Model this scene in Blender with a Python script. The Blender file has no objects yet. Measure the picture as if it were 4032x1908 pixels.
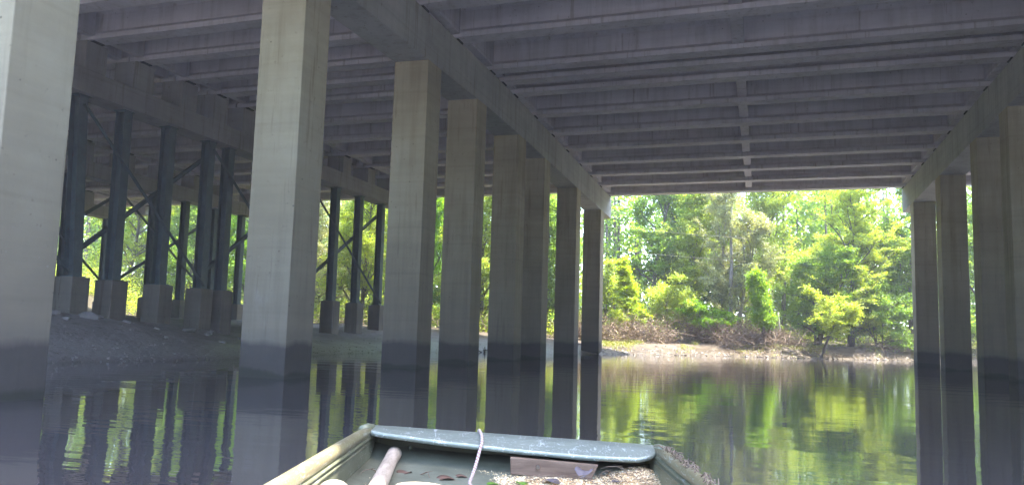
import bpy, math, random
import numpy as np
from mathutils import Vector, Matrix
R_ = math.radians
scene = bpy.context.scene
COL = scene.collection

# ------------------------------------------------------------------ camera
CAM = Vector((8.9029, -2.8151, 0.95))
YAW, PITCH, ROLL, FPX = -0.2977, 0.1113, 0.0291, 3212.58
cyw, syw, cp, sp = math.cos(YAW), math.sin(YAW), math.cos(PITCH), math.sin(PITCH)
fw = Vector((syw*cp, cyw*cp, sp)); rt = Vector((cyw, -syw, 0)); up = rt.cross(fw)
rt2 = rt*math.cos(ROLL) + up*math.sin(ROLL); up2 = -rt*math.sin(ROLL) + up*math.cos(ROLL)
cd = bpy.data.cameras.new('camera'); cam = bpy.data.objects.new('camera', cd); COL.objects.link(cam)
M = Matrix.Identity(4)
for i in range(3):
    M[i][0], M[i][1], M[i][2], M[i][3] = rt2[i], up2[i], -fw[i], CAM[i]
cam.matrix_world = M
cd.sensor_fit = 'HORIZONTAL'; cd.sensor_width = 36.0; cd.lens = FPX/4032*36
cd.clip_start = 0.05; cd.clip_end = 3000
scene.camera = cam

# ------------------------------------------------------------------ light
SUN_DIR = Vector((0.33, 0.142, 0.93)).normalized()      # towards the sun
sun_el = math.asin(SUN_DIR.z); sun_az = math.atan2(SUN_DIR.x, SUN_DIR.y)
w = bpy.data.worlds.new('World'); scene.world = w; w.use_nodes = True
nt = w.node_tree; bg = nt.nodes['Background']
sky = nt.nodes.new('ShaderNodeTexSky'); sky.sky_type = 'NISHITA'; sky.sun_disc = False
sky.sun_elevation = sun_el; sky.sun_rotation = sun_az; sky.air_density = 1.0; sky.dust_density = 1.5
nt.links.new(sky.outputs[0], bg.inputs[0]); bg.inputs[1].default_value = 0.15
sl = bpy.data.lights.new('sun', 'SUN'); sl.energy = 2.6; sl.angle = R_(0.5); sl.color = (1, .95, .86)
so = bpy.data.objects.new('sun', sl); COL.objects.link(so)
so.rotation_euler = SUN_DIR.to_track_quat('Z', 'Y').to_euler(); so.location = (0, 0, 60)
vs = scene.view_settings; vs.view_transform = 'Standard'; vs.look = 'None'; vs.gamma = 1.0
vs.exposure = 3.6
LENS_VEIL = 0.0016
cy_ = scene.cycles
cy_.diffuse_bounces = 6; cy_.glossy_bounces = 4; cy_.transmission_bounces = 4; cy_.max_bounces = 9
cy_.volume_bounces = 1; cy_.use_denoising = True; cy_.sample_clamp_indirect = 6.0

# ------------------------------------------------------------------ materials
def mat(name, rough=.8, spec=.3, metal=0.0):
    m = bpy.data.materials.new(name); m.use_nodes = True
    b = m.node_tree.nodes['Principled BSDF']
    b.inputs['Roughness'].default_value = rough; b.inputs['Specular IOR Level'].default_value = spec
    b.inputs['Metallic'].default_value = metal
    return m, m.node_tree, b
def N(t, kind, **kw):
    n = t.nodes.new(kind)
    for k, v in kw.items():
        if k.startswith('i_'):
            n.inputs[k[2:].replace('_', ' ')].default_value = v
        else: setattr(n, k, v)
    return n
def coords(t, scale=(1, 1, 1), kind='Object', world=False):
    mp = N(t, 'ShaderNodeMapping'); mp.inputs['Scale'].default_value = scale
    if world:
        g = N(t, 'ShaderNodeNewGeometry'); t.links.new(g.outputs['Position'], mp.inputs[0])
    else:
        g = N(t, 'ShaderNodeTexCoord'); t.links.new(g.outputs[kind], mp.inputs[0])
    return mp.outputs[0]
def noise(t, vec, scale, detail=6, rough=.6, dist=0):
    n = N(t, 'ShaderNodeTexNoise'); n.inputs['Scale'].default_value = scale
    n.inputs['Detail'].default_value = detail; n.inputs['Roughness'].default_value = rough
    n.inputs['Distortion'].default_value = dist
    t.links.new(vec, n.inputs['Vector']); return n.outputs['Fac']
def ramp(t, fac, stops):
    r = N(t, 'ShaderNodeValToRGB'); e = r.color_ramp.elements
    while len(e) < len(stops): e.new(.5)
    for i, (p, c) in enumerate(stops):
        e[i].position = p; e[i].color = (*c, 1) if len(c) == 3 else c
    t.links.new(fac, r.inputs[0]); return r.outputs[0]
def mix(t, fac, a, b, mode='MIX'):
    m = N(t, 'ShaderNodeMix', data_type='RGBA', blend_type=mode)
    for s, v in ((0, fac), (6, a), (7, b)):
        if hasattr(v, 'node'): t.links.new(v, m.inputs[s])
        else: m.inputs[s].default_value = v if s == 0 else (*v, 1)
    return m.outputs[2]
def math_(t, op, a, b=None, clamp=False):
    m = N(t, 'ShaderNodeMath', operation=op, use_clamp=clamp)
    for i, v in enumerate((a, b)):
        if v is None: continue
        if hasattr(v, 'node'): t.links.new(v, m.inputs[i])
        else: m.inputs[i].default_value = v
    return m.outputs[0]
def bump(t, b, h, strength=.3, dist=.02):
    n = N(t, 'ShaderNodeBump'); n.inputs['Strength'].default_value = strength; n.inputs['Distance'].default_value = dist
    t.links.new(h, n.inputs['Height']); t.links.new(n.outputs[0], b.inputs['Normal'])
def sepz(t):
    g = N(t, 'ShaderNodeNewGeometry'); s = N(t, 'ShaderNodeSeparateXYZ'); t.links.new(g.outputs['Position'], s.inputs[0])
    return s.outputs

def concrete(name, c1, c2, c3, waterline_and_fade=False, streak=.5):
    m, t, b = mat(name, .85, .25)
    v = coords(t, world=True)
    big = noise(t, v, .45, 5, .6)
    base = ramp(t, big, [(.3, c1), (.5, c2), (.72, c3)])
    sv = coords(t, (2.2, 2.2, .13), world=True)
    st = ramp(t, noise(t, sv, 1.6, 6, .65), [(.48, (1, 1, 1)), (.75, (.62, .60, .54))])
    c = mix(t, streak, base, st, 'MULTIPLY')
    hv = coords(t, (.35, .35, 5), world=True)
    c = mix(t, .35, c, ramp(t, noise(t, hv, 1.3, 4, .6), [(.35, (.82, .82, .82)), (.65, (1.08, 1.07, 1.05))]), 'MULTIPLY')
    sp_ = ramp(t, noise(t, v, 9, 3, .6), [(.66, (1, 1, 1)), (.74, (.5, .47, .42))])
    c = mix(t, .5, c, sp_, 'MULTIPLY')
    vo = N(t, 'ShaderNodeTexVoronoi'); vo.inputs['Scale'].default_value = 3.2; vo.inputs['Randomness'].default_value = 1.0; t.links.new(v, vo.inputs['Vector'])
    bh = ramp(t, vo.outputs['Distance'], [(.035, (.3, .28, .25)), (.07, (1, 1, 1))]); c = mix(t, .8, c, bh, 'MULTIPLY')
    pl = N(t, 'ShaderNodeTexWave'); pl.bands_direction = 'Z'; pl.inputs['Scale'].default_value = .26; pl.inputs['Distortion'].default_value = .25; pl.inputs['Detail'].default_value = 3; t.links.new(v, pl.inputs[0])
    c = mix(t, .22, c, ramp(t, pl.outputs['Fac'], [(.0, (.72, .70, .66)), (.012, (1, 1, 1))]), 'MULTIPLY')
    drip = ramp(t, noise(t, coords(t, (1.5, 1.5, .09), world=True), 4.5, 4, .6), [(.60, (1, 1, 1)), (.68, (.55, .50, .42))]); c = mix(t, .55, c, drip, 'MULTIPLY')
    lime = ramp(t, noise(t, coords(t, (1.0, 1.0, .35), world=True), 1.1, 6, .75), [(.64, (0, 0, 0)), (.74, (1, 1, 1))]); c = mix(t, math_(t, 'MULTIPLY', lime, .3), c, (.6, .58, .53))
    lt = ramp(t, noise(t, coords(t, (1, 1, 1), world=True), 22, 2, .5), [(.72, (0, 0, 0)), (.77, (1, 1, 1))])
    c = mix(t, math_(t, 'MULTIPLY', lt, .35), c, (.55, .52, .46))
    if waterline_and_fade:
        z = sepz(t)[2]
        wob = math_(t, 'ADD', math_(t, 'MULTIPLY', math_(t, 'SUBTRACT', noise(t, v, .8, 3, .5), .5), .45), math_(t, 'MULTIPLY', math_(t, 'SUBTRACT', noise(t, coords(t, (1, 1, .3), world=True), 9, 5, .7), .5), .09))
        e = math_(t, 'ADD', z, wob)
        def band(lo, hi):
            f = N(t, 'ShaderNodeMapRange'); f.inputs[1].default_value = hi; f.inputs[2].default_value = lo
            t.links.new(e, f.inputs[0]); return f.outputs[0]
        c = mix(t, math_(t, 'MULTIPLY', band(.6, 6.0), .68), c, (.105, .085, .078))  # column darkens gradually towards the bottom, over most of its height
        silt = mix(t, noise(t, v, 4, 5, .7), (.10, .09, .08), (.16, .14, .12))
        c = mix(t, math_(t, 'MULTIPLY', band(.74, .95), .35), c, silt)
        dark = mix(t, noise(t, v, 3, 5, .7), (.03, .028, .03), (.06, .054, .052))
        c = mix(t, math_(t, 'MULTIPLY', band(.57, .70), .78), c, dark)
        c = mix(t, math_(t, 'MULTIPLY', band(.05, .12), .6), c, (.02, .025, .015))
    t.links.new(c, b.inputs['Base Color'])
    bump(t, b, noise(t, v, 14, 6, .7), .25, .02)
    return m
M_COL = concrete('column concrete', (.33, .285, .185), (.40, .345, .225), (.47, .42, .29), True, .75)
M_CAP = concrete('cap concrete', (.31, .305, .27), (.385, .38, .335), (.45, .44, .395), False, .65)
M_GIR = concrete('girder concrete', (.48, .455, .47), (.57, .54, .56), (.65, .62, .63), False, .6)
M_SLAB = concrete('slab concrete', (.44, .415, .435), (.52, .495, .52), (.60, .575, .595), False, .7)
M_FOOT = concrete('footing concrete', (.13, .115, .10), (.18, .16, .135), (.23, .205, .17), False, .6)
M_PED = concrete('pedestal concrete', (.25, .23, .215), (.31, .29, .27), (.37, .345, .32), False, .5)
M_JOINT, t, b = mat('joint filler', .9); b.inputs['Base Color'].default_value = (.04, .04, .04, 1)

m, t, b = mat('painted steel', .55, .4); v = coords(t, world=True)
c = ramp(t, noise(t, v, 2.5, 6, .65), [(.3, (.05, .07, .078)), (.55, (.075, .10, .105)), (.8, (.11, .135, .135))])
c = mix(t, ramp(t, noise(t, v, 6, 5, .7), [(.62, (0, 0, 0)), (.72, (1, 1, 1))]), c, (.10, .055, .035))
t.links.new(c, b.inputs['Base Color']); bump(t, b, noise(t, v, 20, 4), .15, .01); M_STEEL = m

m, t, b = mat('river water', .02, .5)
b.inputs['IOR'].default_value = 1.7
b.inputs['Base Color'].default_value = (.058, .051, .054, 1)
v1 = coords(t, (.45, 1.1, 1), world=True); v2 = coords(t, (1.6, 5.5, 1), world=True); v3 = coords(t, (.10, .25, 1), world=True)
patch = ramp(t, noise(t, v3, 1.0, 3, .5), [(.35, (.5, .5, .5)), (.7, (.9, .9, .9))])
h = math_(t, 'ADD', math_(t, 'MULTIPLY', noise(t, v1, 1.0, 2, .5), .009), math_(t, 'MULTIPLY', math_(t, 'MULTIPLY', noise(t, v2, 1.3, 2, .5), .0028), patch))
bump(t, b, h, 1.0, 1.0)
M_WATER = m

# ground: sand on the sunlit bank, mud below the bridge, litter under the wood
m, t, b = mat('bank ground', .85, .35); v = coords(t, world=True); s = sepz(t)
sand = ramp(t, noise(t, v, 1.2, 8, .65), [(.3, (.045, .032, .02)), (.5, (.088, .066, .043)), (.75, (.14, .108, .072))])
mud = ramp(t, noise(t, v, .9, 8, .65), [(.3, (.18, .155, .14)), (.55, (.235, .205, .19)), (.8, (.30, .265, .24))])
lit = ramp(t, noise(t, v, 2.0, 8, .7), [(.3, (.03, .025, .015)), (.55, (.07, .055, .03)), (.8, (.06, .08, .025))])
fy = N(t, 'ShaderNodeMapRange'); fy.inputs[1].default_value = 40; fy.inputs[2].default_value = 43.5
t.links.new(math_(t, 'ADD', s[1], math_(t, 'MULTIPLY', noise(t, v, .5), 3)), fy.inputs[0])
fz = N(t, 'ShaderNodeMapRange'); fz.inputs[1].default_value = .95; fz.inputs[2].default_value = 1.2
t.links.new(math_(t, 'ADD', s[2], math_(t, 'MULTIPLY', noise(t, v, .8), .4)), fz.inputs[0])
fx = N(t, 'ShaderNodeMapRange'); fx.inputs[1].default_value = -5; fx.inputs[2].default_value = -9; t.links.new(s[0], fx.inputs[0])
c = mix(t, fy.outputs[0], mud, mix(t, math_(t, 'MAXIMUM', fz.outputs[0], fx.outputs[0]), sand, lit))
fw_ = N(t, 'ShaderNodeMapRange'); fw_.inputs[1].default_value = .12; fw_.inputs[2].default_value = .0
t.links.new(s[2], fw_.inputs[0])
c = mix(t, math_(t, 'MULTIPLY', fw_.outputs[0], .5), c, (.09, .075, .06))
rk = ramp(t, noise(t, v, 5.5, 5, .7), [(.55, (1, 1, 1)), (.66, (.45, .4, .36))]); c = mix(t, .8, c, rk, 'MULTIPLY')
t.links.new(c, b.inputs['Base Color'])
rr = N(t, 'ShaderNodeMapRange'); rr.inputs[1].default_value = .3; rr.inputs[2].default_value = .9; rr.inputs[3].default_value = .38; rr.inputs[4].default_value = .9
t.links.new(s[2], rr.inputs[0]); t.links.new(rr.outputs[0], b.inputs['Roughness'])
bump(t, b, math_(t, 'ADD', noise(t, v, 2.2, 8, .7), math_(t, 'MULTIPLY', noise(t, coords(t, (1, 1.4, 1), world=True), 5, 5), .5)), .7, .07)
M_GROUND = m

def leaf_mat(name, cols, trans=.5, rough=.5):
    m = bpy.data.materials.new(name); m.use_nodes = True; t = m.node_tree; b = t.nodes['Principled BSDF']
    g = N(t, 'ShaderNodeNewGeometry')
    r = N(t, 'ShaderNodeValToRGB'); e = r.color_ramp.elements
    while len(e) < len(cols): e.new(.5)
    for i, c in enumerate(cols): e[i].position = i/(len(cols)-1); e[i].color = (*c, 1)
    t.links.new(g.outputs['Random Per Island'], r.inputs[0])
    lv = noise(t, coords(t, world=True), .6, 3, .6)
    col = mix(t, .5, r.outputs[0], ramp(t, lv, [(.3, (.62, .72, .6)), (.7, (1.25, 1.15, .9))]), 'MULTIPLY')
    t.links.new(col, b.inputs['Base Color']); b.inputs['Roughness'].default_value = rough
    b.inputs['Specular IOR Level'].default_value = .35
    tr = N(t, 'ShaderNodeBsdfTranslucent')
    tc = mix(t, 1.0, col, (1.3, 1.25, .35), 'MULTIPLY'); t.links.new(tc, tr.inputs[0])
    ms = N(t, 'ShaderNodeMixShader'); ms.inputs[0].default_value = trans
    t.links.new(b.outputs[0], ms.inputs[1]); t.links.new(tr.outputs[0], ms.inputs[2])
    t.links.new(ms.outputs[0], t.nodes['Material Output'].inputs[0])
    return m
L_MID = leaf_mat('mid green leaves', [(.12, .22, .035), (.19, .32, .05), (.28, .41, .08), (.13, .24, .04)])
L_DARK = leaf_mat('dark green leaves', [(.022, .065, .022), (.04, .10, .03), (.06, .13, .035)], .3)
L_YEL = leaf_mat('yellow green leaves', [(.23, .32, .05), (.35, .44, .07), (.46, .52, .11), (.18, .28, .04)], .5)
L_BRIGHT = leaf_mat('bright green leaves', [(.11, .24, .012), (.17, .33, .015), (.24, .40, .02)], .55)
L_PALE = leaf_mat('grey green leaves', [(.23, .255, .14), (.34, .36, .20), (.45, .46, .29), (.17, .20, .10)], .35)
L_CYP = leaf_mat('cypress needles', [(.26, .38, .02), (.36, .48, .03), (.44, .52, .05), (.20, .32, .02)], .5)
L_COL = leaf_mat('column tree leaves', [(.14, .28, .02), (.21, .37, .03), (.30, .44, .045), (.12, .24, .02)], .55)
L_GRASS = leaf_mat('bank grass', [(.20, .22, .06), (.30, .28, .10), (.15, .22, .04), (.36, .30, .14)], .3)
L_DEAD = leaf_mat('dead brush leaves', [(.16, .11, .07), (.24, .17, .11), (.10, .07, .045)], .2)
m, t, b = mat('bark', .9, .2); v = coords(t, (1, 1, .25), world=True)
t.links.new(ramp(t, noise(t, v, 6, 6, .7), [(.3, (.06, .05, .04)), (.55, (.13, .115, .095)), (.8, (.24, .22, .19))]), b.inputs['Base Color'])
bump(t, b, noise(t, v, 12, 5), .6, .03); M_BARK = m
m, t, b = mat('pale bark', .9, .2); v = coords(t, (1, 1, .25), world=True)
t.links.new(ramp(t, noise(t, v, 6, 6, .7), [(.3, (.16, .14, .12)), (.55, (.27, .25, .22)), (.8, (.42, .40, .36))]), b.inputs['Base Color'])
bump(t, b, noise(t, v, 12, 5), .6, .03); M_BARK2 = m
m, t, b = mat('dead twigs', .9, .2); v = coords(t, world=True)
t.links.new(ramp(t, noise(t, v, 3, 5, .7), [(.3, (.09, .065, .045)), (.55, (.20, .15, .11)), (.8, (.38, .31, .24))]), b.inputs['Base Color']); M_TWIG = m
m, t, b = mat('broken rock', .9, .3); v = coords(t)
t.links.new(ramp(t, noise(t, v, 4, 6, .7), [(.3, (.15, .135, .13)), (.7, (.27, .245, .235))]), b.inputs['Base Color'])
bump(t, b, noise(t, v, 9, 5), .5, .03); M_ROCK = m

# ------------------------------------------------------------------ mesh helpers
class MB:
    def __init__(s): s.v = []; s.f = []; s.m = []
    def add(s, vs_, fs, mi=0):
        o = len(s.v); s.v += [tuple(x) for x in vs_]; s.f += [tuple(i+o for i in f) for f in fs]; s.m += [mi]*len(fs); return s
    def hexa(s, p, mi=0):   # p: 4 bottom, 4 top (ccw from above)
        return s.add(p, [(3, 2, 1, 0), (4, 5, 6, 7), (0, 1, 5, 4), (1, 2, 6, 5), (2, 3, 7, 6), (3, 0, 4, 7)], mi)
    def box(s, x0, x1, y0, y1, z0, z1, mi=0):
        return s.hexa([(x0, y0, z0), (x1, y0, z0), (x1, y1, z0), (x0, y1, z0), (x0, y0, z1), (x1, y0, z1), (x1, y1, z1), (x0, y1, z1)], mi)
    def tube(s, pts, rad, n=6, mi=0, caps=True):
        pts = [Vector(p) for p in pts]; k = len(pts)
        if not hasattr(rad, '__len__'): rad = [rad]*k
        rings = []; ref = Vector((0.13, 0.21, 1))
        for i, p in enumerate(pts):
            d = (pts[min(i+1, k-1)]-pts[max(i-1, 0)])
            d = d.normalized() if d.length > 1e-9 else Vector((0, 0, 1))
            rf = ref if abs(d.dot(ref.normalized())) < .95 else Vector((1, .1, 0))
            a = d.cross(rf).normalized(); c = d.cross(a)
            rings.append([p + (a*math.cos(2*math.pi*j/n)+c*math.sin(2*math.pi*j/n))*rad[i] for j in range(n)])
        vs_ = [q for r in rings for q in r]; fs = []
        for i in range(k-1):
            for j in range(n):
                fs.append((i*n+j, i*n+(j+1) % n, (i+1)*n+(j+1) % n, (i+1)*n+j))
        if caps: fs += [tuple(range(n))[::-1], tuple((k-1)*n+j for j in range(n))]
        return s.add(vs_, fs, mi)
    def sweep(s, prof, A, B, mi=0):
        """extrude profile [(y,z)] from point A to point B (x axis-ish)"""
        n = len(prof); vs_ = [(A[0], A[1]+y, A[2]+z) for y, z in prof]+[(B[0], B[1]+y, B[2]+z) for y, z in prof]
        fs = [(i, (i+1) % n, n+(i+1) % n, n+i) for i in range(n)]+[tuple(range(n))[::-1], tuple(range(n, 2*n))]
        return s.add(vs_, fs, mi)
    def build(s, name, mats, parent=None, bevel=0, smooth=False, loc=None):
        me = bpy.data.meshes.new(name); me.from_pydata(s.v, [], s.f)
        mats = mats if isinstance(mats, (list, tuple)) else [mats]
        for mm in mats: me.materials.append(mm)
        if len(mats) > 1: me.polygons.foreach_set('material_index', s.m)
        if smooth: me.polygons.foreach_set('use_smooth', [True]*len(me.polygons))
        me.update()
        import bmesh
        bmx = bmesh.new(); bmx.from_mesh(me); bmesh.ops.recalc_face_normals(bmx, faces=bmx.faces); bmx.to_mesh(me); bmx.free()
        o = bpy.data.objects.new(name, me); COL.objects.link(o)
        if parent: o.parent = parent
        if loc: o.location = loc
        if bevel:
            bv = o.modifiers.new('b', 'BEVEL'); bv.width = bevel; bv.segments = 2; bv.limit_method = 'ANGLE'
        return o
def empty(name, loc=(0, 0, 0), label=None, cat=None, group=None, rz=0):
    o = bpy.data.objects.new(name, None); COL.objects.link(o); o.location = loc; o.rotation_euler = (0, 0, rz)
    o.empty_display_size = .2
    tag(o, label, cat, group); return o
def tag(o, label=None, cat=None, group=None, kind=None):
    if label: o['label'] = label
    if cat: o['category'] = cat
    if group: o['group'] = group
    if kind: o['kind'] = kind
    return o

# ------------------------------------------------------------------ terrain and river
BANK = np.array([(-14, -400), (-10, -60), (-8.2, -8), (-7.4, 4), (-6.6, 12), (-5.6, 16), (-6.3, 23.6), (-6.9, 29.6), (-5.6, 34), (-3.2, 37.6), (.76, 41.4),
                 (3.4, 44.6), (6.1, 46.9), (8.4, 47.9), (10.4, 48.5), (13, 50.6), (18, 53.3), (24, 55.0), (36, 60), (70, 72), (400, 170)], float)
def bank_dist(X, Y):
    """signed distance to the water's edge, positive on land"""
    P = np.stack([X, Y], -1); best = np.full(X.shape, 1e9); sgn = np.ones(X.shape)
    for a, b_ in zip(BANK[:-1], BANK[1:]):
        ab = b_-a; t_ = np.clip(((P-a)@ab)/(ab@ab), 0, 1); q = a+t_[..., None]*ab
        d = np.hypot(*np.moveaxis(P-q, -1, 0)); cr = ab[0]*(P[..., 1]-a[1])-ab[1]*(P[..., 0]-a[0])
        k = d < best-1e-9; best = np.where(k, d, best); sgn = np.where(k, np.sign(cr), sgn)
    return best*sgn
def ter(X, Y):
    d = bank_dist(X, Y)
    wob = .10*np.sin(X*.9+1.3*np.sin(Y*.5))*np.sin(Y*.7+.6*np.sin(X*.8)) + .04*np.sin(X*2.3+Y*1.1)*np.sin(Y*2.9-X*.7)
    land = .95*(1-np.exp(-np.maximum(d, 0)/3.2)) + .25*np.clip((d-5)/8, 0, 1) + wob*np.clip(d/2, 0, 1)
    # higher mud under the near steel piles
    land += .42*np.exp(-((X+12)/5)**2-((Y-14)/6)**2)*np.clip(d/2, 0, 1)
    land += -.15*np.exp(-((X+11)/3)**2-((Y-25)/3)**2)*np.clip(d/2, 0, 1)
    land += np.clip((-X-36)/9, 0, 1)*2.6 + np.clip((d-25)/60, 0, 1)*3
    # low sand hummock on the far beach
    land += .30*np.exp(-((X-9.5)/2.4)**2-((Y-50.3)/1.1)**2)*np.clip(d/1.2, 0, 1) + .35*np.exp(-((X-15)/1.8)**2-((Y-53.8)/1.0)**2)*np.clip(d/1.0, 0, 1)
    bed = -np.minimum(1.9, .35*np.maximum(-d, 0))-.03
    rb = np.clip((X-36)/5, 0, 1)*3.0; bb = np.clip((-44-Y)/5, 0, 1)*3.0     # right bank and the bend behind the camera
    return np.where(d > 0, land, np.maximum(bed, bed+np.maximum(rb, bb)))
def axis(lo, hi, step, far):
    c = list(np.arange(lo, hi+1e-6, step)); s_ = step; a = lo; b_ = hi; L = []; Rr = []
    while a > -far: s_ *= 1.35; a -= s_; L.append(a)
    s_ = step
    while b_ < far: s_ *= 1.35; b_ += s_; Rr.append(b_)
    return np.array(L[::-1]+c+Rr)
def grid_mesh(name, xs, ys, fn, m_, kind, label=None):
    X, Y = np.meshgrid(xs, ys); Z = fn(X, Y); nx, ny = len(xs), len(ys)
    co = np.stack([X, Y, Z], -1).reshape(-1, 3)
    i = np.arange(nx-1)[None, :]+np.arange(ny-1)[:, None]*nx
    f = np.stack([i, i+1, i+nx+1, i+nx], -1).reshape(-1, 4)
    me = bpy.data.meshes.new(name); me.vertices.add(len(co)); me.vertices.foreach_set('co', co.ravel())
    me.loops.add(f.size); me.loops.foreach_set('vertex_index', f.ravel())
    me.polygons.add(len(f)); me.polygons.foreach_set('loop_start', np.arange(0, f.size, 4)); me.polygons.foreach_set('use_smooth', np.ones(len(f), bool))
    me.update(calc_edges=True); me.materials.append(m_)
    o = bpy.data.objects.new(name, me); COL.objects.link(o); tag(o, kind=kind); return o
grid_mesh('ground', axis(-48, 34, .4, 900), axis(-14, 66, .4, 900), ter, M_GROUND, 'structure')
grid_mesh('water', np.array([-900, -60, 60, 900.]), np.array([-900, -40, 80, 900.]), lambda X, Y: X*0, M_WATER, 'structure')
def gz(x, y): return float(ter(np.array([x], float), np.array([y], float))[0])

# ------------------------------------------------------------------ bridge
CS, CY = .0184, 22.9
def crown(y): return -CS*math.sqrt((y-CY)**2+1)
SK = math.tan(-.0414); SPAN = 16.515
ZB, ZT, ZG = 8.2244, 9.4715, 9.5028
WX, WY = .98, .9412
COLS = [4.31, 10.5301, 16.5738, 20.4783, 25.1405, 28.8598, 34.9679, 41.1525]
def river_pier(x, dy, label, joints):
    p = empty('bridge_pier', (x, 24+dy, -1.6), label, 'bridge pier', 'concrete river piers')
    q = lambda mb, nm, ma, **k: mb.build(nm, ma, p, **k)
    oz = 1.6
    for i, y in enumerate(COLS):
        y = y+dy; mb = MB(); zt = ZB+oz+crown(y+.47)+.02
        a, b_ = WX/2, WY; n = 5
        mb.box(-a, a, y-24-dy, y+WY-24-dy, -.5, zt)
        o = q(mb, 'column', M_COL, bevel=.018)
    ends = [2.0+dy]+[j for j in joints]+[44.364+dy]
    for k in range(len(ends)-1):
        y0, y1 = ends[k]+(.012 if k else 0), ends[k+1]-(.012 if k < len(ends)-2 else 0); mb = MB()
        ys = [y0]+[y for y in np.arange(math.ceil(y0), y1, 2.0) if y0+.3 < y < y1-.3]+[y1]
        H = WX/2+.006
        vs_ = []; fs = []
        for y in ys:
            c = crown(y-dy)+oz
            vs_ += [(-H, y-24-dy, ZB+c), (H, y-24-dy, ZB+c), (H, y-24-dy, ZT+c), (-H, y-24-dy, ZT+c)]
        for i in range(len(ys)-1):
            o4 = i*4
            fs += [(o4+j, o4+(j+1) % 4, o4+4+(j+1) % 4, o4+4+j) for j in range(4)]
        fs += [(0, 3, 2, 1), tuple(len(vs_)-4+j for j in range(4))]
        mb.add(vs_, fs); q(mb, 'cap', M_CAP, bevel=.02)
    for j in joints:
        mb = MB(); c = crown(j-dy)+oz; mb.box(-.46, .46, j-.011-24-dy, j+.011-24-dy, ZB+.03+c, ZT-.03+c); q(mb, 'joint_filler', M_JOINT)
    return p
river_pier(0, 0, 'long concrete pier of eight square columns standing nearest the steel trestles', [19.515, 26.847])
river_pier(SPAN, -.76, 'concrete pier at the right edge of the photo, its columns in dark water', [19.515-.76, 26.399])

def girder_prof(top=1.12):
    w2, t2, wb = .28, .21, .085
    return [(-w2, 0), (w2, 0), (w2, .15), (wb, .30), (wb, top-.28), (t2, top-.16), (t2, top), (-t2, top), (-t2, top-.16), (-wb, top-.28), (-wb, .30), (-w2, .15)]
def span(x0, x1, ys, zg, label, gap0, gap1, diaph=None, edge=(1.75, 44.75), group='bridge spans', enddia=True):
    p = empty('bridge_span', (x0, 23, 10), label, 'bridge span', group)
    loc = Vector((x0, 23, 10))
    Y = lambda y, x: y+SK*x
    for y in ys:
        mb = MB(); z = zg+crown(y)
        mb.sweep(girder_prof(), (gap0, Y(y, x0+gap0)-23, z-10), (x1-x0-gap1, Y(y, x1-gap1)-23, z-10))
        mb.build('girder', M_GIR, p, bevel=.012)
        for xx in (gap0+.12, x1-x0-gap1-.5):
            mb = MB(); mb.box(xx, xx+.38, Y(y, x0+xx)-23-.2, Y(y, x0+xx)-23+.2, z-10-.045, z-10-.002); mb.build('bearing_pad', M_JOINT, p)
    zs = zg+1.12
    mb = MB(); ks = [edge[0]]+list(np.arange(5, 43, 3.5))+[edge[1]]
    vs_ = []
    for xx in (x0+.02, x1-.02):
        for y in ks:
            c = crown(y)+zs-10+.004; vs_ += [(xx-x0, Y(y, xx)-23, c), (xx-x0, Y(y, xx)-23, c+.22)]
    n = len(ks)*2; fs = [(0, 1, n+1, n), (n-2, n-1, 2*n-1, 2*n-2)]
    for i in range(len(ks)-1):
        a = i*2
        fs += [(a, a+2, a+2+n, a+n), (a+1, a+3, a+3+n, a+1+n), (a, a+1, a+3, a+2), (n+a, n+a+1, n+a+3, n+a+2)]
    mb.add(vs_, fs); mb.build('deck_slab', M_SLAB, p)
    for e, s_ in ((edge[0], 1), (edge[1], -1)):
        mb = MB(); z = crown(e)+zs+.225-10
        prof = [(0, 0), (.4*s_, 0), (.22*s_, .30), (.18*s_, .82), (0, .82)]
        mb.sweep(prof, (.02, Y(e, x0)-23, z), (x1-x0-.02, Y(e, x1)-23, z)); mb.build('parapet', M_CAP, p)
    D = []
    if enddia: D += [(gap0+.32, .26, .0), (x1-x0-gap1-.58, .26, .0)]
    if diaph: D += [(diaph-x0-.165, .33, 1)]
    for (xa, wd, mid) in D:
        for i in range(len(ys)-1):
            if mid and ys[i+1]-ys[i] < 1.6: continue
            ya, yb = ys[i]+.087, ys[i+1]-.087; z = zg+(crown(ys[i])+crown(ys[i+1]))/2-10
            zlo = z+(.16 if mid else .12); zhi = z+1.10
            mb = MB(); X0, X1 = xa, xa+wd
            f = lambda y, xx: Y(y, x0+xx)-23
            if mid:
                mb.hexa([(X0, f(ya, X0), zlo), (X1, f(ya, X1), zlo), (X1, f(yb, X1), zlo), (X0, f(yb, X0), zlo),
                         (X0, f(ya, X0), zhi), (X1, f(ya, X1), zhi), (X1, f(yb, X1), zhi), (X0, f(yb, X0), zhi)])
            else:
                ya += .2; yb -= .2
                mb.hexa([(X0, f(ya, X0), zlo), (X1, f(ya, X1), zlo), (X1, f(yb, X1), zlo), (X0, f(yb, X0), zlo),
                         (X0, f(ya, X0), zhi), (X1, f(ya, X1), zhi), (X1, f(yb, X1), zhi), (X0, f(yb, X0), zhi)])
            mb.build('diaphragm', M_SLAB if not mid else M_GIR, p)
    return p
GR = [2.9, 5.6, 8.3, 11.0, 13.6, 16.22, 18.80, 21.88, 23.14, 24.54, 27.30, 30.07, 32.81, 35.65, 38.33, 41.0, 43.79]
GL = [2.9, 4.9, 7.2, 9.5, 11.8, 14.1, 16.45, 18.55, 20.8, 22.6, 24.4, 27.15, 29.9, 32.65, 35.35, 38.1, 40.85, 43.6]
span(0, SPAN, GR, ZG, 'wide concrete span of parallel girders over the river', .03, .03, diaph=8.30)
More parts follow.
